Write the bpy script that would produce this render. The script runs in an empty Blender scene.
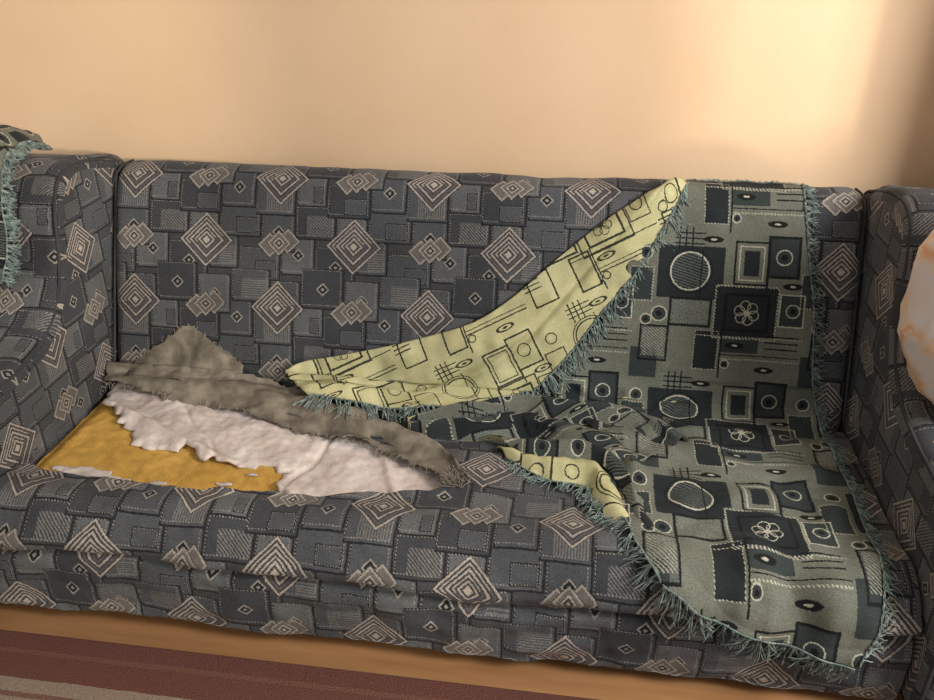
import numpy as np, bpy, math, random
from mathutils import Vector, Matrix, noise
random.seed(4)
ZO=.30
# ------------------------------------------------------------------ textures
class Tile:
    def __init__(s,w,h,base,ppu,seed=0):
        s.w,s.h=w,h; s.nx=int(w*ppu); s.ny=int(h*ppu); s.ppu=ppu
        y,x=np.mgrid[0:s.ny,0:s.nx]; s.X=(x+.5)/ppu; s.Y=(y+.5)/ppu
        s.c=np.empty((s.ny,s.nx,3)); s.c[:]=base
    def loc(s,cx,cy,rot=0):
        dx=((s.X-cx+s.w/2)%s.w)-s.w/2; dy=((s.Y-cy+s.h/2)%s.h)-s.h/2
        return dx,dy
    def put(s,a,col):
        a=a[...,None]; s.c=s.c*(1-a)+np.array(col)*a
    def A(s,sd): return np.clip(.5-sd*s.ppu,0,1)
    def _fin(s,a,dx,dy,col,hatch,dash):
        if hatch: p,ang=hatch; a=a*np.clip(.5+1.6*np.sin((dx*math.cos(ang)+dy*math.sin(ang))*2*math.pi/p),0,1)
        if dash: a=a*np.clip(.6+1.8*np.sin((dx+dy)*2*math.pi/dash),0,1)
        s.put(a,col)
    def rect(s,cx,cy,hw,hh,col,line=0,hatch=None,dash=0):
        dx,dy=s.loc(cx,cy); sd=np.maximum(abs(dx)-hw,abs(dy)-hh)
        if line: sd=abs(sd)-line/2
        s._fin(s.A(sd),dx,dy,col,hatch,dash)
    def circ(s,cx,cy,r,col,line=0,sx=1,sy=1,hatch=None,dash=0):
        dx,dy=s.loc(cx,cy); sd=(np.hypot(dx/sx,dy/sy)-r)*min(sx,sy)
        if line: sd=abs(sd)-line/2
        s._fin(s.A(sd),dx,dy,col,hatch,dash)
    def dia(s,cx,cy,r,col,line=0,sx=1,hatch=None,clip=None):
        dx,dy=s.loc(cx,cy); sd=(abs(dx)/sx+abs(dy)-r)*.707
        if line: sd=abs(sd)-line/2
        a=s.A(sd)
        if clip is not None: a=a*np.clip(.5+(dx*clip[0]+dy*clip[1])*s.ppu,0,1)
        s._fin(a,dx,dy,col,hatch,0)
    def image(s,name):
        im=bpy.data.images.new(name,s.nx,s.ny)
        px=np.ones((s.ny,s.nx,4),np.float32); px[...,:3]=np.clip(s.c,0,1)
        im.pixels.foreach_set(px.ravel()); im.update(); im.pack(); return im
def rgb(*v): return tuple(c/255 for c in v)
def sofa_tile():
    T=Tile(.395,.335,rgb(66,67,70),2600)
    dark=rgb(62,64,68); mid=rgb(92,94,96); sl=rgb(77,80,84); lt=rgb(136,133,127); blk=rgb(35,36,39)
    nr=4; rh=T.h/nr
    for i in range(nr):
        x=(i*0.053)%.08
        ws=[.105,.080,.112,.090]; ws=ws[i%4:]+ws[:i%4]
        for k,w in enumerate(ws):
            w=w*T.w/sum(ws); cx=x+w/2; cy=(i+.5)*rh+(.013 if k%2 else -.013); col=[dark,mid,sl,mid,dark,sl][(k*2+i*3+k//2)%6]
            hh=rh/2+(.010 if (k+i)%3==0 else .001)
            T.rect(cx,cy,w/2-.001,hh,blk); T.rect(cx,cy,w/2-.005,hh-.004,col)
            if (k+i)%3==1: T.rect(cx+.01,cy-.006,w/2-.018,hh-.018,rgb(114,112,110),hatch=(.006,[0,1.57,.78][(k+i*2)%3]))
            T.rect(cx-.004,cy+.004,w/2-.007,hh-.007,lt,line=.0024,dash=.007)
            if (k+i)%3==2:
                T.rect(cx+.016,cy-.012,w/2-.028,hh-.022,blk); T.rect(cx+.016,cy-.012,w/2-.032,hh-.026,sl)
                T.rect(cx+.016,cy-.012,w/2-.031,hh-.025,lt,line=.0018,dash=.006)
            if (k+i)%3==0:
                T.dia(cx,cy,.018,blk); T.dia(cx,cy,.015,rgb(145,140,133),line=.0035); T.dia(cx,cy,.005,lt)
            x+=w
    hi=rgb(160,152,143)
    for (cx,cy) in [(.09875,.084),(.29625,.2515)]:
        T.dia(cx,cy,.072,blk)
        T.dia(cx,cy,.069,rgb(88,86,87))
        for k,rr in enumerate([.067,.055,.043,.031,.020]):
            T.dia(cx,cy,rr,hi,line=.0046 if k%2==0 else .003,clip=(-.25,1) if k in(1,3) else None)
            T.dia(cx,cy,rr-.0055,rgb(62,61,64),line=.003)
        T.dia(cx,cy,.010,rgb(172,163,152))
        cx2=(cx+.1975)%T.w
        for k,(ox,oy) in enumerate([(-.024,-.006),(.024,.006),(0,0)]):
            T.dia(cx2+ox,cy+oy,.034,blk); T.dia(cx2+ox,cy+oy,.032,rgb(104,100,97)); T.dia(cx2+ox,cy+oy,.029,rgb(150,142,133),line=.0045)
        T.dia(cx2,cy,.018,rgb(64,62,64)); T.dia(cx2,cy,.014,hi,line=.0035); T.dia(cx2,cy,.005,hi)
    return T
def blanket_tile(rev):
    k=.0025
    T=Tile(160*k,140*k,rgb(112,116,102) if not rev else rgb(204,200,150),2400)
    dk=rgb(36,44,47) if not rev else rgb(196,192,142); cr=rgb(186,184,160) if not rev else rgb(60,62,50); bl=rgb(24,28,29) if not rev else rgb(56,58,48)
    gr=rgb(88,96,90) if not rev else rgb(210,206,158); tl=rgb(53,63,63) if not rev else rgb(200,196,144)
    def fix(a):
        for q in ('line','dash'):
            if q in a:a[q]*=k
        if 'hatch' in a:a['hatch']=(a['hatch'][0]*k,a['hatch'][1])
        return a
    def R(x0,y0,x1,y1,col,**a): T.rect((x0+x1)/2*k,T.h-(y0+y1)/2*k,abs(x1-x0)/2*k,abs(y1-y0)/2*k,col,**fix(a))
    def C(x,y,r,col,**a): T.circ(x*k,T.h-y*k,r*k,col,**fix(a))
    l=0.9 if not rev else 2.0
    R(8,0,34,34,gr);R(60,2,82,40,dk);R(84,8,120,22,tl);R(20,62,82,112,dk);R(122,50,150,88,dk);R(76,98,134,148,dk);R(136,104,158,134,tl);R(-6,84,16,116,tl);R(34,112,72,138,gr);R(0,22,26,52,tl)
    if not rev:
        R(10,2,32,30,rgb(150,150,132),hatch=(2.2,.9)); R(36,114,70,136,rgb(130,134,118),hatch=(2.0,.6)); R(124,52,148,86,tl)
    R(60,2,82,40,cr,line=l,dash=3 if not rev else 0); R(8,0,34,34,bl,line=1.8); R(34,112,72,138,bl,line=2.2)
    R(76,98,134,148,cr,line=1.7,dash=3.2 if not rev else 0); R(86,106,126,140,bl,line=2.4); R(96,60,118,92,cr,line=1.2); R(92,56,122,96,bl,line=1.8)
    R(100,64,114,88,dk if not rev else gr)
    R(-6,84,16,116,cr,line=1.4,dash=3 if not rev else 0); R(136,104,158,134,cr,line=1.2)
    R(122,50,150,88,bl,line=2)
    C(50,86,20,dk)
    if not rev: C(50,86,18,gr,hatch=(2.6,1.3))
    C(50,86,18,cr,line=1.5); C(50,86,21,bl,line=1)
    for x,y,r in [(8,70,6),(24,128,7),(12,134,5),(136,69,7),(148,119,6),(90,34,4)]:
        C(x,y,r,tl); C(x,y,r,cr,line=1.2); C(x,y,r*.4,bl if not rev else gr)
    for a in range(6):
        an=a*math.pi/3+.3; C(106+7*math.cos(an),123+7*math.sin(an),4.6,cr,line=.9)
    C(106,123,2.5,cr)
    for i in range(3):
        R(38+i*6,44,39.4+i*6,66,bl); R(34,49+i*5,62,50.3+i*5,bl)
    for i in range(3):
        if rev: R(2,4+i*5,22,5.4+i*5,bl)
        else: R(126,4+i*6,156,5.3+i*6,bl)
    R(84,28,158,29.4,cr,dash=3 if not rev else 0); R(84,24,158,25,bl)
    R(60,146,160,147.2,cr,dash=3 if not rev else 0)
    for x,y in [(98,15),(128,38),(70,55),(146,96)]:
        if rev: C(x,y,9,cr,sy=.35,line=1.2)
        else: C(x,y,9,bl,sy=.35)
        C(x,y,3,cr,sy=.35)
    R(84,0,85.6,48,bl); R(122,88,123.4,104,bl); R(60,64,61.2,112,bl)
    return T
# ------------------------------------------------------------------ materials
def nt(name):
    m=bpy.data.materials.new(name); m.use_nodes=True; t=m.node_tree; return m,t.nodes,t.links,t.nodes['Principled BSDF']
def fabric(name,img=None,col=(.2,.2,.2),rough=.85,sat=1,val=1,bump=.25,bscale=900,mott=.25,sheen=.0,mscale=7,col2=None,weave=0,wv=.3):
    m,n,l,b=nt(name)
    tc=n.new('ShaderNodeTexCoord')
    ns=n.new('ShaderNodeTexNoise'); ns.inputs['Scale'].default_value=mscale; ns.inputs['Detail'].default_value=6; l.new(tc.outputs['Object'],ns.inputs['Vector'])
    mr=n.new('ShaderNodeMapRange'); mr.inputs[1].default_value=.3; mr.inputs[2].default_value=.7; mr.inputs[3].default_value=1-mott; mr.inputs[4].default_value=1+mott; l.new(ns.outputs[0],mr.inputs[0])
    mx=n.new('ShaderNodeVectorMath'); mx.operation='SCALE'; l.new(mr.outputs[0],mx.inputs['Scale'])
    if img:
        nj=n.new('ShaderNodeTexNoise'); nj.inputs['Scale'].default_value=260; l.new(tc.outputs['Object'],nj.inputs['Vector'])
        sj=n.new('ShaderNodeVectorMath'); sj.operation='MULTIPLY_ADD'; sj.inputs[1].default_value=(.014,.014,0); l.new(nj.outputs['Color'],sj.inputs[0]); l.new(tc.outputs['UV'],sj.inputs[2])
        t=n.new('ShaderNodeTexImage'); t.image=img; l.new(sj.outputs[0],t.inputs[0])
        h=n.new('ShaderNodeHueSaturation'); h.inputs['Saturation'].default_value=sat; h.inputs['Value'].default_value=val
        l.new(t.outputs[0],h.inputs['Color'])
        nw=n.new('ShaderNodeTexNoise'); nw.inputs['Scale'].default_value=420; nw.inputs['Detail'].default_value=2; l.new(tc.outputs['Object'],nw.inputs['Vector'])
        mw=n.new('ShaderNodeMapRange'); mw.inputs[1].default_value=.3; mw.inputs[2].default_value=.7; mw.inputs[3].default_value=1-wv; mw.inputs[4].default_value=1+wv; l.new(nw.outputs[0],mw.inputs[0])
        sw=n.new('ShaderNodeVectorMath'); sw.operation='SCALE'; l.new(h.outputs[0],sw.inputs[0]); l.new(mw.outputs[0],sw.inputs['Scale'])
        l.new(sw.outputs[0],mx.inputs[0])
    elif col2:
        n4=n.new('ShaderNodeTexNoise'); n4.inputs['Scale'].default_value=weave; n4.inputs['Detail'].default_value=4; l.new(tc.outputs['Object'],n4.inputs['Vector'])
        rp=n.new('ShaderNodeValToRGB'); rp.color_ramp.elements[0].position=.42; rp.color_ramp.elements[1].position=.62; rp.color_ramp.elements[0].color=(*col,1); rp.color_ramp.elements[1].color=(*col2,1)
        l.new(n4.outputs[0],rp.inputs[0]); l.new(rp.outputs[0],mx.inputs[0])
    else: mx.inputs[0].default_value=col
    l.new(mx.outputs[0],b.inputs['Base Color']); b.inputs['Roughness'].default_value=rough
    b.inputs['Specular IOR Level'].default_value=.2
    b.inputs['Sheen Weight'].default_value=sheen; b.inputs['Sheen Roughness'].default_value=.4
    n2=n.new('ShaderNodeTexNoise'); n2.inputs['Scale'].default_value=bscale; n2.inputs['Detail'].default_value=2; l.new(tc.outputs['Object'],n2.inputs['Vector'])
    bp=n.new('ShaderNodeBump'); bp.inputs['Strength'].default_value=bump; bp.inputs['Distance'].default_value=.002; l.new(n2.outputs[0],bp.inputs['Height']); l.new(bp.outputs[0],b.inputs['Normal'])
    return m
TS=sofa_tile(); TB=blanket_tile(False); TR=blanket_tile(True)
iS=TS.image('upholstery_pattern'); iB=TB.image('blanket_pattern'); iR=TR.image('blanket_reverse_pattern')
M_up=fabric('upholstery',iS,sheen=.08,mott=.24,val=.97,mscale=4,wv=.38,rough=.92)
M_dark=fabric('dark_lining',col=(.012,.011,.011))
M_pipe=fabric('piping',col=(.045,.047,.050),bscale=400)
M_bl=fabric('blanket_front',iB,sheen=.05,mott=.2,sat=.8,val=.88,wv=.35)
M_rev=fabric('blanket_reverse',iR,mott=.18,val=.86,sat=.95,wv=.16)
M_fr=fabric('fringe_yarn',col=(.15,.20,.19),col2=(.30,.37,.34),weave=90,mott=.3,mscale=60,rough=.8)
M_foam=fabric('yellow_foam',col=(.66,.40,.095),col2=(.55,.32,.07),weave=6,mott=.15,bscale=220,bump=1,mscale=40)
M_bat=fabric('white_batting',col=(.60,.52,.48),col2=(.74,.67,.63),weave=14,mott=.12,bscale=140,bump=.6,mscale=50)
M_torn=fabric('upholstery_underside',col=(.16,.138,.108),col2=(.25,.22,.175),weave=30,mott=.3,bscale=300,bump=1,mscale=12)
# ------------------------------------------------------------------ mesh helpers
def empty(name,loc=(0,0,0)):
    e=bpy.data.objects.new(name,None); e.location=loc; bpy.context.scene.collection.objects.link(e); return e
def make(name,V,F,mats,UV=None,parent=None,smooth=True,mi=None,solid=0,solid_off=-1):
    me=bpy.data.meshes.new(name); me.from_pydata([(a,b,c+ZO) for a,b,c in V],[],F); me.update()
    if UV is not None:
        u=me.uv_layers.new(name='UVMap'); 
        idx=np.zeros(len(me.loops),int); me.loops.foreach_get('vertex_index',idx)
        u.data.foreach_set('uv',np.array(UV,dtype=np.float32)[idx].ravel())
    for m in mats: me.materials.append(m)
    if mi is not None: me.polygons.foreach_set('material_index',mi)
    me.polygons.foreach_set('use_smooth',[smooth]*len(me.polygons))
    o=bpy.data.objects.new(name,me); bpy.context.scene.collection.objects.link(o)
    if parent: o.parent=parent
    if solid:
        s=o.modifiers.new('thick','SOLIDIFY'); s.thickness=solid; s.offset=solid_off
        if len(mats)>1: s.material_offset=1; s.material_offset_rim=0
    return o
def nz(x,y,z,s=1): return noise.noise(Vector((x*s,y*s,z*s)))
class Prof:
    def __init__(s,pts,zero,smooth=0,step=.006):
        P=np.array(pts,float)
        a=np.r_[0,np.cumsum(np.hypot(*np.diff(P,axis=0).T))]
        n=int(a[-1]/step); q=np.linspace(0,a[-1],n); Q=np.c_[np.interp(q,a,P[:,0]),np.interp(q,a,P[:,1])]
        for _ in range(smooth): Q[1:-1]=(Q[:-2]+2*Q[1:-1]+Q[2:])/4
        s.a=np.r_[0,np.cumsum(np.hypot(*np.diff(Q,axis=0).T))]; s.Q=Q
        d=np.gradient(Q,axis=0); d/=np.linalg.norm(d,axis=1)[:,None]+1e-12
        s.N=np.c_[d[:,1],-d[:,0]]
        k=np.argmin(np.hypot(Q[:,0]-zero[0],Q[:,1]-zero[1])); s.a0=s.a[k]
    def __call__(s,x,t,h=0):
        a=s.a0-t
        y=np.interp(a,s.a,s.Q[:,0]); z=np.interp(a,s.a,s.Q[:,1]); ny=np.interp(a,s.a,s.N[:,0]); nz_=np.interp(a,s.a,s.N[:,1])
        return (x,y+ny*h,z+nz_*h)
frontpts=[(-.50,0.0),(-.535,-.006),(-.565,-.022),(-.583,-.045),(-.590,-.070),(-.582,-.090),(-.588,-.110),(-.594,-.15),(-.592,-.20),(-.583,-.255)]
PS=Prof([(.0,.0)]+frontpts,(0,0),1)
PB=Prof([(.30,.520),(.245,.525),(.210,.517),(.186,.495),(.1,.2733),(.03,.082),(.008,.03),(-.03,.006),(-.08,.0)]+frontpts[:5]+[(-.596,-.11),(-.598,-.16),(-.59,-.26)],(.0,.012),2)
def uvS(x,t): return ((x+.77875)/TS.w,(t-.296)/TS.h)
def loft(name,loop,xs,inset,mat,parent,disp=None,uoff=0,smoothloop=0,step=.015,voff=0,uvrot=False):
    P=np.array(loop,float); P=np.vstack([P,P[:1]])
    a=np.r_[0,np.cumsum(np.hypot(*np.diff(P,axis=0).T))]; n=int(a[-1]/step); q=np.linspace(0,a[-1],n,endpoint=False)
    Q=np.c_[np.interp(q,a,P[:,0]),np.interp(q,a,P[:,1])]
    for _ in range(smoothloop): Q=(np.roll(Q,1,0)+2*Q+np.roll(Q,-1,0))/4
    d=np.roll(Q,-1,0)-np.roll(Q,1,0); d/=np.linalg.norm(d,axis=1)[:,None]; N=np.c_[d[:,1],-d[:,0]]
    area=.5*np.sum(Q[:,0]*np.roll(Q[:,1],-1)-np.roll(Q[:,0],-1)*Q[:,1])
    if area<0: N=-N
    V=[];UV=[];F=[]
    for i,x in enumerate(xs):
        ins=inset(x)
        for j in range(n):
            y,z=Q[j]-N[j]*ins
            dd=disp(x,y,z) if disp else 0
            V.append((x,y+N[j,0]*dd,z+N[j,1]*dd)); UV.append(((x+uoff)/TS.w,(q[j]+voff)/TS.h))
    for i in range(len(xs)-1):
        for j in range(n):
            k=(j+1)%n; f=(i*n+j,i*n+k,(i+1)*n+k,(i+1)*n+j); F.append(f if area<0 else f[::-1])
    for i,s in ((0,-1),(len(xs)-1,1)):
        b=len(V)
        for j in range(n):
            y,z=V[i*n+j][1:]; V.append((xs[i],y,z)); UV.append(((y+.1)/TS.w,(z+.05)/TS.h))
        f=tuple(range(b,b+n)); F.append(f if (s<0)==(area>0) else f[::-1])
    return make(name,V,F,[mat],UV,parent),Q,N
def endx(x0,x1,r,step=.015):
    e=[r*(1-math.cos(k/6*math.pi/2)) for k in range(7)]
    mid=list(np.arange(x0+r+step,x1-r-step/2,step))
    xs=[x0+v for v in e]+mid+[x1-v for v in e[::-1]]
    def ins(x):
        dd=min(x-x0,x1-x); 
        return 0 if dd>=r else r-math.sqrt(max(0,r*r-(r-dd)**2))
    return xs,ins
def tubes(name,paths,rad,mat,parent,ns=5,taper=False):
    V=[];F=[]
    for P in paths:
        P=[Vector(p) for p in P]; b=len(V); m=len(P)
        for i,p in enumerate(P):
            t=(P[min(i+1,m-1)]-P[max(i-1,0)])
            if t.length<1e-9: t=Vector((0,0,1))
            t.normalize(); a=t.cross(Vector((.3,.5,.81))); 
            if a.length<.05: a=t.cross(Vector((1,0,0)))
            a.normalize(); c=t.cross(a); r=rad*(1-.5*i/(m-1) if taper else 1)
            for k in range(ns):
                g=2*math.pi*k/ns; V.append(tuple(p+a*math.cos(g)*r+c*math.sin(g)*r))
        for i in range(m-1):
            for k in range(ns):
                F.append((b+i*ns+k,b+i*ns+(k+1)%ns,b+(i+1)*ns+(k+1)%ns,b+(i+1)*ns+k))
    return make(name,V,F,[mat],None,parent)
def cr(P,n):
    P=np.array(P,float); m=len(P); E=np.vstack([2*P[0]-P[1],P,2*P[-1]-P[-2]]); out=[]
    for u in np.linspace(0,m-1-1e-9,n):
        i=int(u); f=u-i; a,b,c,d=E[i],E[i+1],E[i+2],E[i+3]
        out.append(.5*((2*b)+(-a+c)*f+(2*a-5*b+4*c-d)*f*f+(-a+3*b-3*c+d)*f**3))
    return np.array(out)
def net(N,nu,nv):
    N=np.array(N,float)
    rows=np.array([cr(N[i],nv) for i in range(len(N))])
    return np.array([cr(rows[:,j],nu) for j in range(nv)]).transpose(1,0,2)
def patch(name,N,nu,nv,prof,mats,parent,wr=None,uvf=None,solid=.0025,flip=False,edge=0):
    G=net(N,nu,nv); V=[];UV=[]
    for i in range(nu):
        for j in range(nv):
            x,t,h=G[i,j]
            if wr: h+=wr(x,t,i/(nu-1),j/(nv-1))
            if edge and (i in(0,nu-1) or j in (0,nv-1)): 
                x+=edge*(nz(x*40,t*40,3)+nz(x*110,t*110,3)); t+=edge*(nz(x*40,t*40,9)+nz(x*110,t*110,9))
            V.append(prof(x,t,h)); UV.append(uvf(x,t,i/(nu-1),j/(nv-1)) if uvf else uvS(x,t))
    F=[]
    for i in range(nu-1):
        for j in range(nv-1):
            f=(i*nv+j,(i+1)*nv+j,(i+1)*nv+j+1,i*nv+j+1); F.append(f[::-1] if flip else f)
    o=make(name,V,F,mats,UV,parent,solid=solid)
    return o,G,np.array(V).reshape(nu,nv,3)
# ------------------------------------------------------------------ sofa
sofa=empty('sofa')
W=.95
def bulge(z): return .010*math.sin(min(1,max(0,z/.52))*math.pi)
def d_back(x,y,z):
    a=bulge(z) if (z>.02 and y<.21) else 0
    return a+.006*nz(x,y,z,5)+.003*nz(x,y,z,14)
xs,ins=endx(-W+.003,W-.003,.034)
bloop=[(0.0,0.0),(.1,.2733),(.183,.490),(.205,.513),(.240,.523),(.29,.518),(.31,.49),(.31,-.0),(.31,-.24),(.02,-.24),(-.0,-.05)]
loft('backrest',bloop,xs,ins,M_up,sofa,disp=d_back,uoff=.77875,smoothloop=3,voff=-.296)
for sx in(-1,1):
    tubes('backrest_piping_%s'%('l' if sx<0 else 'r'),[[(sx*(W-.006),y+.004,z) for y,z in cr([(.0,.02),(.1,.2733),(.186,.480),(.207,.503),(.24,.512),(.29,.51)],30)]],.0035,M_pipe,sofa)
hole=[(-.948,.025),(-.80,.045),(-.69,.06),(-.58,.085),(-.46,.12),(-.32,.165),(-.2,.205),(-.10,.245),(-.02,.28),(.035,.315),(.055,.345),(.02,.385),(-.05,.405),(-.13,.418),(-.21,.437),(-.30,.442),(-.40,.452),(-.50,.458),(-.62,.453),(-.75,.447),(-.86,.437),(-.935,.425),(-.948,.40)]
def jag(P,amp,per=.02,seed=0):
    out=[]
    for i in range(len(P)):
        a=np.array(P[i]);b=np.array(P[(i+1)%len(P)]);L=np.linalg.norm(b-a);n=max(1,int(L/per))
        for k in range(n):
            p=a+(b-a)*k/n; out.append(p+amp*np.array([nz(p[0],p[1],seed,35)+.5*nz(p[0],p[1],seed,90),nz(p[0],p[1],seed+7,35)+.5*nz(p[0],p[1],seed+7,90)]))
    return np.array(out)
def sdpoly(X,Y,P):
    X=np.asarray(X,float);Y=np.asarray(Y,float)
    best=np.full(X.shape,1e9);nx=X.copy();ny=Y.copy();inside=np.zeros(X.shape,bool)
    for i in range(len(P)):
        a=P[i];b=P[(i+1)%len(P)];e=b-a;L=max(e@e,1e-12)
        t=np.clip(((X-a[0])*e[0]+(Y-a[1])*e[1])/L,0,1);px=a[0]+t*e[0];py=a[1]+t*e[1]
        d=np.hypot(X-px,Y-py);m=d<best;best=np.where(m,d,best);nx=np.where(m,px,nx);ny=np.where(m,py,ny)
        c=((a[1]>Y)!=(b[1]>Y)); dy=(b[1]-a[1]) if abs(b[1]-a[1])>1e-12 else 1e-12
        inside^=c&(X<(b[0]-a[0])*(Y-a[1])/dy+a[0])
    return np.where(inside,-best,best),nx,ny
def region(name,x0,x1,d0,d1,cell,hf,mat,parent,prof=PS,poly=None,solid=0,uv=uvS):
    nx=int((x1-x0)/cell)+1; ny=int((d1-d0)/cell)+1
    X,D=np.meshgrid(np.linspace(x0,x1,nx),np.linspace(d0,d1,ny),indexing='ij')
    sds=[]
    Xs,Ds=X.copy(),D.copy()
    for P,ins_ in poly:
        sd,px,py=sdpoly(X,D,P); 
        if not ins_: sd=-sd
        m=abs(sd)<cell*.75; Xs=np.where(m,px,Xs); Ds=np.where(m,py,Ds); sds.append(np.where(m,0,sd))
    sd=np.max(sds,axis=0)
    ids=-np.ones(X.shape,int);V=[];UV=[];F=[]
    def vid(i,j):
        if ids[i,j]<0:
            ids[i,j]=len(V); x,d=Xs[i,j],Ds[i,j]; V.append(prof(x,-d,hf(x,d,sd[i,j]))); UV.append(uv(x,-d))
        return ids[i,j]
    for i in range(nx-1):
        for j in range(ny-1):
            q=(sd[i,j],sd[i+1,j],sd[i,j+1],sd[i+1,j+1])
            if max(q)<=1e-9 and min(q)<-1e-9:
                F.append((vid(i,j),vid(i,j+1),vid(i+1,j+1),vid(i+1,j)))
    return make(name,V,F,[mat],UV,parent,solid=solid)
HJ=jag(hole,.009)
def wob(x): return .014*math.sin(x*4.2+1)+.007*math.sin(x*11)
def seat_h(x,d,sd):
    h=.010*nz(x,d,0,4)+.005*nz(x,d,2,13)+.002*nz(x,d,2,40)
    h+=.014*math.exp(-((d-.50)/.06)**2)
    s=d-(.655+wob(x)*.8)
    h+= -.018*math.exp(-(s/.008)**2)+.010*math.exp(-((s+.03)/.02)**2)
    if d>.6: h+=.009*nz(x*4,d*12,5,2)
    if d>.45: h+=.005*math.sin(x*38+d*22+3*nz(x,d,1,3))*min(1,(d-.45)/.1)*max(0,nz(x,1,4,3)+.3)
    if sd>-.03: h+=.009*math.exp(-(sd/.012)**2)*(.5+1.3*nz(x,d,8,16))
    return h+ (-.012*math.exp(-((d-.0)/.03)**2))
plen=.563+.26
region('seat_cushion',-W+.002,W-.002,0,plen,.0065,lambda x,d,sd:seat_h(x,d,sd if x<.2 and d<.6 else -1),M_up,sofa,poly=[(HJ,False)])
def foam_h(x,d,sd): return -.022+.007*nz(x,d,1,9)+.003*nz(x,d,3,30)+.002*nz(x,d,3,70)-.018*math.exp(-((x+.945)/.02)**2)
big=np.array([(-.949,-.0),(.12,-.0),(.12,.50),(-.949,.50)])
region('foam_slab',-.949,.12,0,.5,.008,foam_h,M_foam,sofa,poly=[(big,True)])
batp=[(-.945,.0),(-.60,.02),(-.1,.15),(.10,.33),(.03,.41),(-.31,.47),(-.335,.42),(-.35,.385),(-.345,.34),(-.40,.325),(-.47,.335),(-.53,.318),(-.57,.33),(-.585,.285),(-.64,.285),(-.68,.30),(-.745,.285),(-.77,.23),(-.83,.205),(-.86,.15),(-.91,.13)]
BJ=jag(batp,.020,.010,3)
def bat_h(x,d,sd):
    h=-.012+.008*nz(x,d,4,8)+.004*nz(x,d,4,20)+.002*nz(x,d,4,55)
    h+=.012*math.exp(-((d-.30-.5*(x+.55))/.016)**2)*(1 if x<-.3 else 0.3)
    h-=.006*math.exp(-((x+.30+.25*(d-.3)+.02*nz(d,1,1,12))/.007)**2)
    h+=.008*math.exp(-((x+.12-.4*(d-.3))/.012)**2)
    h-=.005*math.exp(-((x+.62-.9*(d-.2)+.02*nz(d,3,1,14))/.006)**2)
    if sd>-.02: h-=.006*math.exp(-(sd/.006)**2)
    return h
region('batting',-.95,.12,0,.5,.005,bat_h,M_bat,sofa,poly=[(BJ,True)],solid=.006)
for (cx,cy,r) in [(-.80,.40,.035),(-.72,.415,.02),(-.62,.42,.015),(-.86,.395,.02),(-.47,.40,.012),(-.42,.36,.01)]:
    P=np.array([(cx+r*1.8*math.cos(a)*(1+.5*nz(a,cx,0,2)),cy+r*.45*math.sin(a)*(1+.5*nz(a,cx,5,2))) for a in np.linspace(0,2*math.pi,16,endpoint=False)])
    region('batting_scrap',cx-.1,cx+.1,cy-.05,min(cy+.05,.5),.004,lambda x,d,sd:foam_h(x,d,0)+.004,M_bat,sofa,poly=[(P,True)],solid=.002)
def box(name,x0,x1,y0,y1,z0,z1,mat,parent,bev=.01):
    V=[(x,y,z) for x in(x0,x1) for y in(y0,y1) for z in(z0,z1)]
    F=[(0,1,3,2),(4,6,7,5),(0,4,5,1),(2,3,7,6),(0,2,6,4),(1,5,7,3)]
    o=make(name,V,F,[mat],[(0,0)]*8,parent,smooth=False)
    if bev: b=o.modifiers.new('b','BEVEL'); b.width=bev; b.segments=3
    return o
box('seat_base',-W+.01,W-.01,-.555,.02,-.255,-.07,M_dark,sofa)
box('plinth',-W+.06,W-.06,-.46,.25,-.30,-.25,M_dark,sofa,.004)
for x in(-1.05,-.3,.4,1.05):
    box('foot',x-.03,x+.03,-.50,-.44,-.30,-.245,M_dark,sofa,.006)
aprof=[(.31,-.26),(.31,.47),(.29,.52),(.22,.540),(.12,.570),(.03,.575),(-.035,.555),(-.07,.49),(-.09,.40),(-.115,.32),(-.165,.255),(-.235,.215),(-.32,.20),(-.45,.19),(-.58,.175),(-.63,.15),(-.65,.10),(-.65,0),(-.65,-.26)]
def d_arm(x,y,z): return .008*nz(x,y,z,6)+.006*nz(x,y,z,16)
for sx,nm in((-1,'arm_left'),(1,'arm_right')):
    x0,x1=(.957,1.19) if sx>0 else (-1.19,-.957)
    xs,ins=endx(x0,x1,.034)
    xin=x0 if sx>0 else x1
    o,Q,N=loft(nm,aprof,xs,ins,M_up,sofa,disp=d_arm,smoothloop=3,uoff=.2)
    loopP=[(xin+sx*.008,y,z) for y,z in [tuple(q-n*.013) for q,n in zip(Q,N)]]
    loopP=[p for p in loopP if p[2]>-.24]
    tubes(nm+'_piping',[loopP],.0045,M_pipe,sofa)
# ---------------- torn upholstery flap folded back
def wT(x,t,u,v): return .007*math.sin(v*9+6*u)+.014*nz(x*5,t*14,2,2)+.008*nz(x,t,5,16)+.002*nz(x,t,4,45)+.010*max(0,nz(u*7,v*2.2,5,1))
T=[[(-.955,.02,.014),(-.955,-.0,.020),(-.945,-.050,.004)],
   [(-.84,.012,.014),(-.84,-.015,.022),(-.83,-.066,.000)],
   [(-.70,.010,.014),(-.69,-.03,.026),(-.68,-.098,-.004)],
   [(-.56,.0,.014),(-.55,-.05,.026),(-.53,-.125,-.002)],
   [(-.42,-.025,.014),(-.40,-.09,.024),(-.36,-.190,-.004)],
   [(-.28,-.07,.010),(-.25,-.13,.022),(-.22,-.220,.000)],
   [(-.14,-.14,.008),(-.12,-.19,.020),(-.11,-.268,.000)],
   [(-.01,-.23,.008),(-.0,-.26,.018),(-.03,-.308,.004)],
   [(.07,-.33,.010),(.055,-.345,.016),(.035,-.370,.008)]]
patch('torn_flap',T,190,50,PB,[M_torn],sofa,wr=wT,edge=.012,solid=.002)
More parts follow.
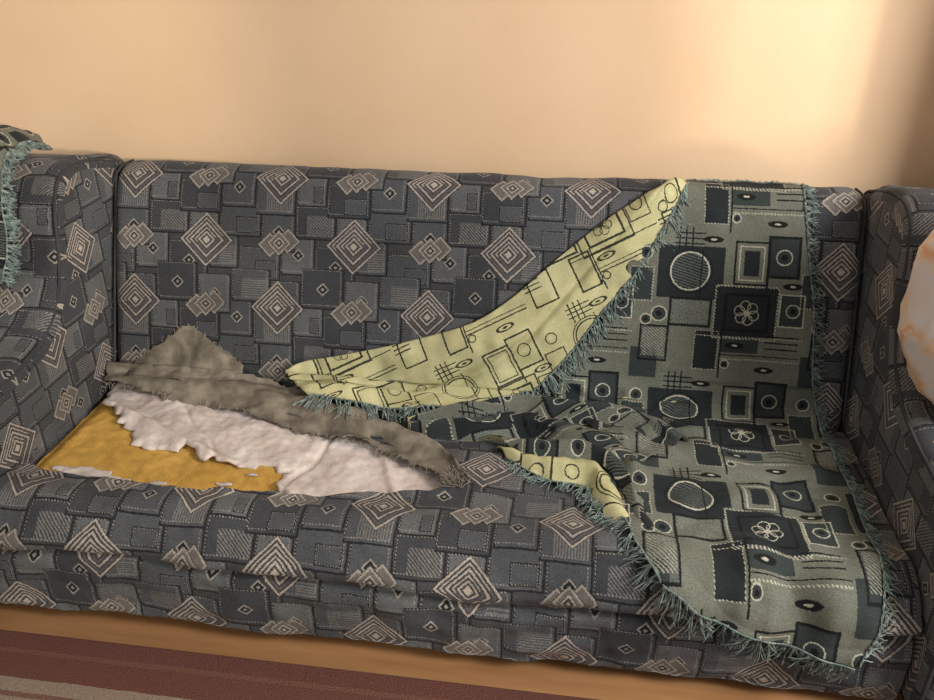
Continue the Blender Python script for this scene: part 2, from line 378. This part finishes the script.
T2=[[(-.885,.03,.012),(-.885,.0,.016),(-.90,-.03,.012)],
    [(-.80,.085,.008),(-.79,.03,.020),(-.80,-.04,.025)],
    [(-.735,.135,.008),(-.71,.05,.024),(-.70,-.05,.028)],
    [(-.655,.09,.010),(-.64,.03,.022),(-.62,-.05,.025)],
    [(-.575,.04,.012),(-.57,.0,.016),(-.55,-.06,.014)]]
patch('torn_flap_corner',T2,90,60,PB,[M_torn],sofa,wr=lambda x,t,u,v:.010*nz(x,t,1,12)+.003*nz(x,t,1,40)+.006*math.sin(x*50-t*30),edge=.008,solid=.002)
paths=[]
for k in range(46):
    x,t=.05+random.uniform(-.02,.015),-.355+random.uniform(-.02,.02); p=[PB(x,t,.01)]
    dx,dt=random.uniform(-.02,.02),random.uniform(-.02,.02)
    for q in range(1,5): p.append(PB(x+dx*q/3,t+dt*q/3,.01+.006*q+random.uniform(-.006,.004)))
    paths.append(p)
for k in range(70):
    f=random.random(); E=cr([r_[2] for r_ in T],60)[int(f*59)]; dx,dt=random.uniform(-.012,.012),random.uniform(-.018,.0)
    paths.append([PB(E[0],E[1]+.003,.005),PB(E[0]+dx*.5,E[1]+dt*.5,.005),PB(E[0]+dx,E[1]+dt,-.002)])
for k in range(36):
    f=random.random(); E=cr([r_[0] for r_ in T2],60)[int(f*59)]; dx,dt=random.uniform(-.008,.008),random.uniform(0,.009)
    paths.append([PB(E[0],E[1]-.003,E[2]+.004),PB(E[0]+dx*.5,E[1]+dt*.5,.012),PB(E[0]+dx,E[1]+dt,.010)])
tubes('loose_threads',paths,.0008,fabric('thread',col=(.28,.24,.2)),sofa,ns=4)
# ------------------------------------------------------------------ throw blanket
thr=empty('throw_blanket')
def uvB(du=0,dv=0,s=1): return lambda x,t,u,v:((x+du)*s/TB.w,(t+dv)*s/TB.h)
def wA(x,t,u,v):
    a=.004*nz(x,t,0,9)+.002*nz(x,t,0,25)
    if .08<t<.50: a+=.014*math.sin((t-.08)/.42*math.pi)+.010*(.5+nz(x*8,t*2,5,1.5))
    if t<.12: a+=(.016*abs(nz(x*5+t*4,t*9,1,1.6))+.005*nz(x,t,7,18))*min(1,(.12-t)/.1)
    if t<-.08: a+=.012*(.4+nz(x*4-t*5,x*3+t*2,3,2.4))
    if t<-.45: a+=.022*(.5+nz(x*9,t*1.5,4,1.5))*min(1,(-.45-t)/.1)
    # drag folds fanning out of the crumpled part
    if -.45<t<.05:
        r=math.hypot(x-.40,t+.10); an=math.atan2(t+.10,x-.40)
        a+=.012*max(0,math.sin(an*9+1.5))**2*math.exp(-((r-.16)/.10)**2)
    return max(a,-.004)
A=[[(.53,.570,.010),(.62,.575,.010),(.71,.575,.010),(.80,.570,.010)],
   [(.50,.53,.014),(.61,.53,.014),(.71,.53,.014),(.80,.53,.014)],
   [(.40,.41,.012),(.56,.41,.012),(.69,.41,.012),(.815,.41,.012)],
   [(.31,.26,.012),(.50,.26,.012),(.67,.26,.012),(.84,.26,.012)],
   [(.24,.11,.014),(.46,.11,.014),(.67,.11,.014),(.855,.11,.012)],
   [(.24,.01,.018),(.46,.01,.02),(.67,.01,.014),(.875,.01,.012)],
   [(.34,-.13,.018),(.52,-.13,.018),(.70,-.13,.014),(.880,-.13,.012)],
   [(.365,-.32,.016),(.54,-.32,.014),(.72,-.32,.014),(.887,-.32,.012)],
   [(.41,-.47,.014),(.56,-.48,.016),(.73,-.49,.016),(.880,-.50,.014)],
   [(.445,-.54,.016),(.58,-.565,.016),(.73,-.59,.016),(.863,-.60,.014)],
   [(.475,-.575,.016),(.60,-.625,.016),(.73,-.66,.018),(.835,-.675,.014)]]
oA,GA,VA=patch('main_sheet',A,220,110,PB,[M_bl,M_rev],thr,wr=wA,uvf=uvB(-.025,.135))
def wF(x,t,u,v):
    s=math.sin(math.pi*v)
    return .012*s*math.sin(u*14+v*2)+.012*nz(x,t,3,9)+.005*nz(x*1.5,t*1.5,3,18)-(.016*math.exp(-((v-.45-.2*u)/.05)**2)*min(1,u*2))
Fn=[[(.47,.545,.016),(.50,.555,.026),(.53,.55,.018)],
    [(.36,.475,.022),(.42,.475,.038),(.485,.462,.026)],
    [(.24,.37,.024),(.33,.37,.040),(.425,.345,.028)],
    [(.12,.255,.022),(.23,.25,.042),(.345,.235,.030)],
    [(.015,.185,.022),(.14,.15,.046),(.275,.13,.030)],
    [(-.16,.125,.024),(.0,.06,.050),(.16,.000,.034)],
    [(-.31,.085,.026),(-.15,.01,.050),(.02,-.075,.030)],
    [(-.41,.06,.028),(-.28,-.01,.045),(-.14,-.105,.030)],
    [(-.455,.035,.030),(-.43,-.02,.042),(-.37,-.090,.038)]]
def uvF(x,t,u,v):
    c,s=math.cos(.5),math.sin(.5); a,b=x*c+t*s,-x*s+t*c
    return ((a+.1)*1.1/TR.w,(b+.12)*1.1/TR.h)
oF,GF,VF=patch('folded_reverse_flap',Fn,170,50,PB,[M_rev,M_bl],thr,wr=wF,uvf=uvF)
def wC(x,t,u,v):
    e=math.sin(math.pi*min(1,max(0,v)))**.5
    q=v+.07*math.sin(u*6)+.05*nz(u*3,v,1)
    r=(1-abs(math.sin(q*math.pi*2.5+.4)))
    return e*(.060*(1-(1-r)**2)*(.75+.5*nz(u*4,math.floor(q*2.5),3))+.008*nz(x*4,t*12,6,2.2)+.002*nz(x,t,6,26))-.014
Cn=[[(-.10,-.155,.010),(-.10,-.165,.014),(-.09,-.175,.008)],
    [(.02,-.065,.014),(.04,-.12,.024),(.05,-.20,.008)],
    [(.15,.01,.018),(.17,-.07,.030),(.17,-.205,.008)],
    [(.28,.02,.020),(.29,-.09,.036),(.27,-.245,.010)],
    [(.42,.01,.020),(.41,-.09,.034),(.34,-.27,.014)],
    [(.55,-.05,.018),(.48,-.13,.024),(.37,-.29,.016)],
    [(.62,-.10,.016),(.52,-.18,.018),(.42,-.28,.014)]]
patch('crumpled_folds',Cn,180,130,PB,[M_bl,M_rev],thr,wr=wC,flip=True,uvf=lambda x,t,u,v:((x*.8+t*.6+.13)*1.1/TB.w,(-x*.6+t*1.9+.1)*1.1/TB.h))
Yn=[[(.12,-.20,.006),(.13,-.22,.020),(.145,-.245,.006)],
    [(.23,-.235,.010),(.235,-.27,.034),(.24,-.315,.008)],
    [(.335,-.225,.022),(.335,-.28,.042),(.33,-.335,.010)],
    [(.385,-.33,.022),(.365,-.36,.036),(.345,-.395,.010)],
    [(.43,-.46,.014),(.415,-.46,.022),(.395,-.465,.008)]]
oY,GY,VY=patch('turned_hem',Yn,80,34,PB,[M_rev,M_bl],thr,flip=True,wr=lambda x,t,u,v:.012*nz(x,t,2,14)+.005*nz(x,t,2,35),uvf=lambda x,t,u,v:(x/TR.w+.3,t/TR.h+.35))
Zn=[[(.08,-.175,.012),(.12,-.20,.040),(.175,-.235,.015)],
    [(.19,-.195,.016),(.22,-.225,.048),(.255,-.265,.02)],
    [(.29,-.18,.02),(.32,-.225,.056),(.35,-.27,.03)],
    [(.38,-.22,.025),(.405,-.29,.054),(.405,-.35,.028)],
    [(.43,-.33,.020),(.43,-.38,.042),(.42,-.43,.022)],
    [(.48,-.45,.014),(.455,-.49,.028),(.43,-.51,.014)]]
patch('hem_fold',Zn,90,34,PB,[M_bl,M_rev],thr,flip=True,wr=lambda x,t,u,v:.010*nz(x,t,8,16)+.003*nz(x,t,8,40),uvf=lambda x,t,u,v:((x+.11)/TB.w,(t+.06)/TB.h))
def fringe(name,edge,out,parent,dens=260,ln=(.014,.03),prof=PB,rad=.0009,curl=1,mat=None,droop=.5):
    E=cr(edge,400); dst=np.r_[0,np.cumsum(np.linalg.norm(np.diff(E,axis=0),axis=1))]; n=int(dst[-1]*dens); P=[]
    for k in range(n):
        a=random.random()*dst[-1]; a=a-.6*((a%.014)-.007); a=min(max(a,0),dst[-1]); e=np.array([np.interp(a,dst,E[:,c]) for c in range(3)]); f=a/dst[-1]
        o=np.array(out(f)); o/=np.linalg.norm(o); L=random.uniform(*ln)*(1+.5*nz(a*22,4,2)); th=random.gauss(0,.25)+1.1*nz(a*30,1,2); dx=o[0]*math.cos(th)-o[1]*math.sin(th); dt=o[0]*math.sin(th)+o[1]*math.cos(th)
        pts=[]; w=random.uniform(-1,1)*curl; hh=e[2]+.002
        for q in range(6):
            s=q/5; bend=w*s*s*.012
            pts.append(prof(e[0]+dx*L*s-dt*bend,e[1]+dt*L*s+dx*bend,max(.003,hh*(1-droop*s)+.004*math.sin(s*5+w*3))))
        P.append(pts)
    for off in (0,.003):
        P.append([prof(e[0]+.0015*math.sin(i*.9+off*900),e[1]+.0015*math.cos(i*.9+off*900),e[2]+.003) for i,e in enumerate(cr(edge,260))])
    return tubes(name,P,rad,mat or M_fr,parent,ns=4)
def edge_of(G,i=None,j=None,wr=None,step=6,add=0):
    nu,nv=G.shape[:2]
    L=[(k,j) for k in range(0,nu,step)] if j is not None else [(i,k) for k in range(0,nv,step)]
    return [(G[a,b,0],G[a,b,1],G[a,b,2]+(wr(G[a,b,0],G[a,b,1],a/(nu-1),b/(nv-1)) if wr else 0)+add) for a,b in L]
nvA=GA.shape[1]-1; nuA=GA.shape[0]-1
fringe('fringe_side',edge_of(GA,j=nvA,wr=wA),lambda f:(1,-.25),thr,dens=480,ln=(.012,.036),rad=.0011)
fringe('fringe_bottom',edge_of(GA,i=nuA,wr=wA),lambda f:(-.1,-1),thr,dens=520,ln=(.025,.06),rad=.0012)
fringe('fringe_lower_left',edge_of(GA,j=0,wr=wA)[24:],lambda f:(-1,-.5),thr,dens=440,ln=(.015,.045),rad=.0011)
fringe('fringe_flap',edge_of(GF,j=GF.shape[1]-1,wr=wF),lambda f:(.45,-1) if f<.95 else (-.3,-1),thr,dens=460,ln=(.028,.06),rad=.0012,droop=.25)
fringe('fringe_hem',edge_of(GY,j=GY.shape[1]-1),lambda f:(-.7,-.8),thr,dens=400,ln=(.015,.035),rad=.0011)
fringe('fringe_top',edge_of(GA,i=2,wr=wA),lambda f:(.1,.6),thr,dens=260,ln=(.008,.018))
# ------------------------------------------------------------------ second fringed throw over the left wing
PA=Prof([(.33,.3)]+[(y,z) for y,z in aprof[1:-1]],(.03,.575),2)
thr2=empty('throw_blanket.001')
def w2(x,t,u,v): return .016*nz(x*6,t*8,3,1.5)+.006*nz(x,t,3,30)
N2=[[(-1.22,.22,.03),(-1.19,.22,.052),(-1.150,.20,.018)],[(-1.22,.10,.03),(-1.18,.10,.060),(-1.130,.10,.020)],[(-1.22,.0,.03),(-1.165,.0,.058),(-1.105,.0,.02)],[(-1.22,-.12,.02),(-1.15,-.12,.036),(-1.078,-.12,.016)],[(-1.22,-.24,.018),(-1.16,-.24,.03),(-1.07,-.23,.014)],[(-1.22,-.34,.014),(-1.17,-.35,.02),(-1.09,-.33,.014)]]
o2,G2,_=patch('sheet',N2,70,24,PA,[M_bl,M_rev],thr2,wr=w2,uvf=uvB())
fringe('fringe',edge_of(G2,j=23,wr=w2,step=4),lambda f:(1,-.2),thr2,dens=1100,ln=(.012,.032),prof=PA,rad=.0013)
fringe('fringe_end',edge_of(G2,i=69,wr=w2,step=3),lambda f:(.1,-1),thr2,dens=800,ln=(.015,.035),prof=PA,rad=.0013)
# ------------------------------------------------------------------ pillow at right
V=[];F=[];nu,nv=64,40
sg=lambda v,e:math.copysign(abs(v)**e,v)
for i in range(nv+1):
    ph=-math.pi/2+math.pi*i/nv
    for j in range(nu):
        th=2*math.pi*j/nu; c=math.cos(ph)
        r=sg(c,.75)
        x=.235*r*sg(math.cos(th),.9); z=.262*r*sg(math.sin(th),.9); y=.10*sg(math.sin(ph),.9)
        w=.014*nz(x,y,z,10)+.013*abs(nz(x*.6,y,z*1.6,26))
        d=Vector((x,y,z)).normalized(); V.append((1.14+x+d.x*w,-.27+y+d.y*w,.468+z+d.z*w))
for i in range(nv):
    for j in range(nu): F.append((i*nu+j,i*nu+(j+1)%nu,(i+1)*nu+(j+1)%nu,(i+1)*nu+j))
m,n,l,b=nt('pillow_cloth'); tc=n.new('ShaderNodeTexCoord'); ns=n.new('ShaderNodeTexNoise'); ns.inputs['Scale'].default_value=12; ns.inputs['Detail'].default_value=2; ns.inputs['Distortion'].default_value=1.2
cr_=n.new('ShaderNodeValToRGB'); e=cr_.color_ramp.elements; e[0].position=.48;e[0].color=(.74,.66,.62,1);e[1].position=.70;e[1].color=(.76,.40,.20,1); k=e.new(.57);k.color=(.80,.60,.44,1)
l.new(tc.outputs['Object'],ns.inputs['Vector']);l.new(ns.outputs[0],cr_.inputs[0]);l.new(cr_.outputs[0],b.inputs['Base Color']);b.inputs['Roughness'].default_value=.6
make('pillow',V,F,[m])
# ------------------------------------------------------------------ room
def wallmat():
    m,n,l,b=nt('peach_wallpaper'); tc=n.new('ShaderNodeTexCoord')
    ns=n.new('ShaderNodeTexNoise'); ns.inputs['Scale'].default_value=3; ns.inputs['Detail'].default_value=8; l.new(tc.outputs['Object'],ns.inputs['Vector'])
    c=n.new('ShaderNodeValToRGB'); c.color_ramp.elements[0].position=.3;c.color_ramp.elements[1].position=.7;c.color_ramp.elements[0].color=(.83,.58,.36,1);c.color_ramp.elements[1].color=(.88,.64,.415,1)
    l.new(ns.outputs[0],c.inputs[0]); l.new(c.outputs[0],b.inputs['Base Color']); b.inputs['Roughness'].default_value=.55
    n2=n.new('ShaderNodeTexNoise'); n2.inputs['Scale'].default_value=55; n2.inputs['Detail'].default_value=6; l.new(tc.outputs['Object'],n2.inputs['Vector'])
    bp=n.new('ShaderNodeBump'); bp.inputs['Strength'].default_value=.12; bp.inputs['Distance'].default_value=.004; l.new(n2.outputs[0],bp.inputs['Height']); l.new(bp.outputs[0],b.inputs['Normal'])
    return m
MW=wallmat()
YW=.335
box('wall_back',-3.2,2.62,YW,YW+.12,-.30,2.3,MW,None,0)
def wall_r():
    x0,x1=2.5,2.62; y0,y1=-3.2,YW; z0,z1=-.30,2.3; wz0,wz1=1.02,1.98; ya,yb=-2.02,-1.05
    V=[];F=[]
    def bx(a,b,c,d):
        k=len(V); V.extend([(x,y,z) for x in(x0,x1) for y in(a,b) for z in(c,d)]); F.extend([tuple(k+q for q in f) for f in [(0,1,3,2),(4,6,7,5),(0,4,5,1),(2,3,7,6),(0,2,6,4),(1,5,7,3)]])
    bx(y0,ya,z0,z1); bx(yb,y1,z0,z1); bx(ya,yb,z0,wz0); bx(ya,yb,wz1,z1)
    make('wall_right',V,F,[MW],None,None,smooth=False)
wall_r()
shade_ward=empty('added_shade_wardrobe')  # invented wardrobe, out of frame, added to shade the right wall corner
m,n,l,b=nt('shade_wardrobe_wood'); tc=n.new('ShaderNodeTexCoord'); mp=n.new('ShaderNodeMapping'); mp.inputs['Scale'].default_value=(12,12,1.2); ns=n.new('ShaderNodeTexNoise'); ns.inputs['Scale'].default_value=2.5; c=n.new('ShaderNodeValToRGB'); c.color_ramp.elements[0].color=(.30,.16,.08,1);c.color_ramp.elements[1].color=(.46,.26,.13,1)
l.new(tc.outputs['Object'],mp.inputs[0]);l.new(mp.outputs[0],ns.inputs['Vector']);l.new(ns.outputs[0],c.inputs[0]);l.new(c.outputs[0],b.inputs['Base Color']);b.inputs['Roughness'].default_value=.4
box('shade_wardrobe_carcass',1.225,2.03,.0,.33,-.30,1.85,m,shade_ward,.006)
for k in range(2):
    a=1.235+k*.395; box('shade_wardrobe_door',a,a+.385,-.018,.0,-.22,1.82,m,shade_ward,.006); box('shade_wardrobe_handle',a+(.34 if k==0 else .03),a+(.355 if k==0 else .045),-.04,-.018,.7,.85,M_dark,shade_ward,.004)
m,n,l,b=nt('laminate_floor'); tc=n.new('ShaderNodeTexCoord'); mp=n.new('ShaderNodeMapping'); mp.inputs['Scale'].default_value=(1.5,14,1); ns=n.new('ShaderNodeTexNoise'); ns.inputs['Scale'].default_value=2; ns.inputs['Detail'].default_value=6
c=n.new('ShaderNodeValToRGB'); c.color_ramp.elements[0].position=.3;c.color_ramp.elements[1].position=.7;c.color_ramp.elements[0].color=(.35,.17,.07,1);c.color_ramp.elements[1].color=(.48,.25,.11,1)
l.new(tc.outputs['Object'],mp.inputs[0]);l.new(mp.outputs[0],ns.inputs['Vector']);l.new(ns.outputs[0],c.inputs[0]);l.new(c.outputs[0],b.inputs['Base Color']);b.inputs['Roughness'].default_value=.35
box('floor',-3.2,2.62,-3.4,YW+.12,-.35,-.30,m,None,0)
m,n,l,b=nt('rug_wool'); tc=n.new('ShaderNodeTexCoord'); sp=n.new('ShaderNodeSeparateXYZ'); l.new(tc.outputs['Object'],sp.inputs[0])
ns=n.new('ShaderNodeTexNoise'); ns.inputs['Scale'].default_value=30; l.new(tc.outputs['Object'],ns.inputs['Vector'])
ad=n.new('ShaderNodeMath');ad.operation='MULTIPLY_ADD';ad.inputs[1].default_value=.006;l.new(ns.outputs[0],ad.inputs[0]);l.new(sp.outputs['Y'],ad.inputs[2])
mr=n.new('ShaderNodeMapRange');mr.inputs[1].default_value=-.83;mr.inputs[2].default_value=-.63;l.new(ad.outputs[0],mr.inputs[0])
c=n.new('ShaderNodeValToRGB');c.color_ramp.interpolation='CONSTANT';e=c.color_ramp.elements;e[0].position=0;e[0].color=(.28,.21,.155,1);e[1].position=.42;e[1].color=(.14,.05,.035,1)
for p_,q in [(.20,(.18,.09,.065,1)),(.26,(.28,.21,.155,1)),(.72,(.17,.07,.047,1)),(.78,(.135,.048,.034,1))]:
    k=e.new(p_);k.color=q
l.new(mr.outputs[0],c.inputs[0])
n3=n.new('ShaderNodeTexNoise');n3.inputs['Scale'].default_value=260;n3.inputs['Detail'].default_value=3;l.new(tc.outputs['Object'],n3.inputs['Vector'])
m3=n.new('ShaderNodeMapRange');m3.inputs[3].default_value=.5;m3.inputs[4].default_value=1.5;l.new(n3.outputs[0],m3.inputs[0])
sc=n.new('ShaderNodeVectorMath');sc.operation='SCALE';l.new(c.outputs[0],sc.inputs[0]);l.new(m3.outputs[0],sc.inputs['Scale']);l.new(sc.outputs[0],b.inputs['Base Color']);b.inputs['Roughness'].default_value=.95
bp=n.new('ShaderNodeBump');bp.inputs['Distance'].default_value=.004;l.new(n3.outputs[0],bp.inputs['Height']);l.new(bp.outputs[0],b.inputs['Normal'])
box('rug',-2.2,1.5,-2.4,-.632,-.2995,-.288,m,None,.004)
# ------------------------------------------------------------------ lights
w=bpy.data.worlds.new('w');bpy.context.scene.world=w;w.use_nodes=True;w.node_tree.nodes['Background'].inputs[0].default_value=(1,.94,.88,1);w.node_tree.nodes['Background'].inputs[1].default_value=.44
def area(name,loc,tgt,sx,sy,e,col):
    L=bpy.data.lights.new(name,'AREA');L.shape='RECTANGLE';L.size=sx;L.size_y=sy;L.energy=e;L.color=col
    o=bpy.data.objects.new(name,L);bpy.context.scene.collection.objects.link(o);o.location=Vector(loc)+Vector((0,0,ZO));o.rotation_euler=(Vector(tgt)-Vector(loc)).to_track_quat('-Z','Y').to_euler();return o
area('window_light',(2.35,-1.5,1.75),(-.4,.3,.4),.8,.8,86,(1,.97,.93))
S=bpy.data.lights.new('sun','SUN');S.energy=1.25;S.angle=math.radians(3.5);S.color=(1,.90,.74)
so=bpy.data.objects.new('sun',S);bpy.context.scene.collection.objects.link(so);so.location=(4,-3,3);so.rotation_euler=Vector((-.8,.9,-.2)).to_track_quat('-Z','Y').to_euler()
# ------------------------------------------------------------------ camera
cp=(.2763,-1.7973,1.1120);yaw,pitch=.1409,.4882
f=Vector((-math.sin(yaw)*math.cos(pitch),math.cos(yaw)*math.cos(pitch),-math.sin(pitch)));r=Vector((math.cos(yaw),math.sin(yaw),0));u=r.cross(f)
cd=bpy.data.cameras.new('camera');cam=bpy.data.objects.new('camera',cd);bpy.context.scene.collection.objects.link(cam)
cam.matrix_world=Matrix(((r.x,u.x,-f.x,cp[0]),(r.y,u.y,-f.y,cp[1]),(r.z,u.z,-f.z,cp[2]+ZO),(0,0,0,1)))
cd.sensor_fit='HORIZONTAL';cd.sensor_width=36;cd.lens=825.8/934*36;cd.clip_start=.02
bpy.context.scene.camera=cam
bpy.context.scene.view_settings.view_transform='Standard'
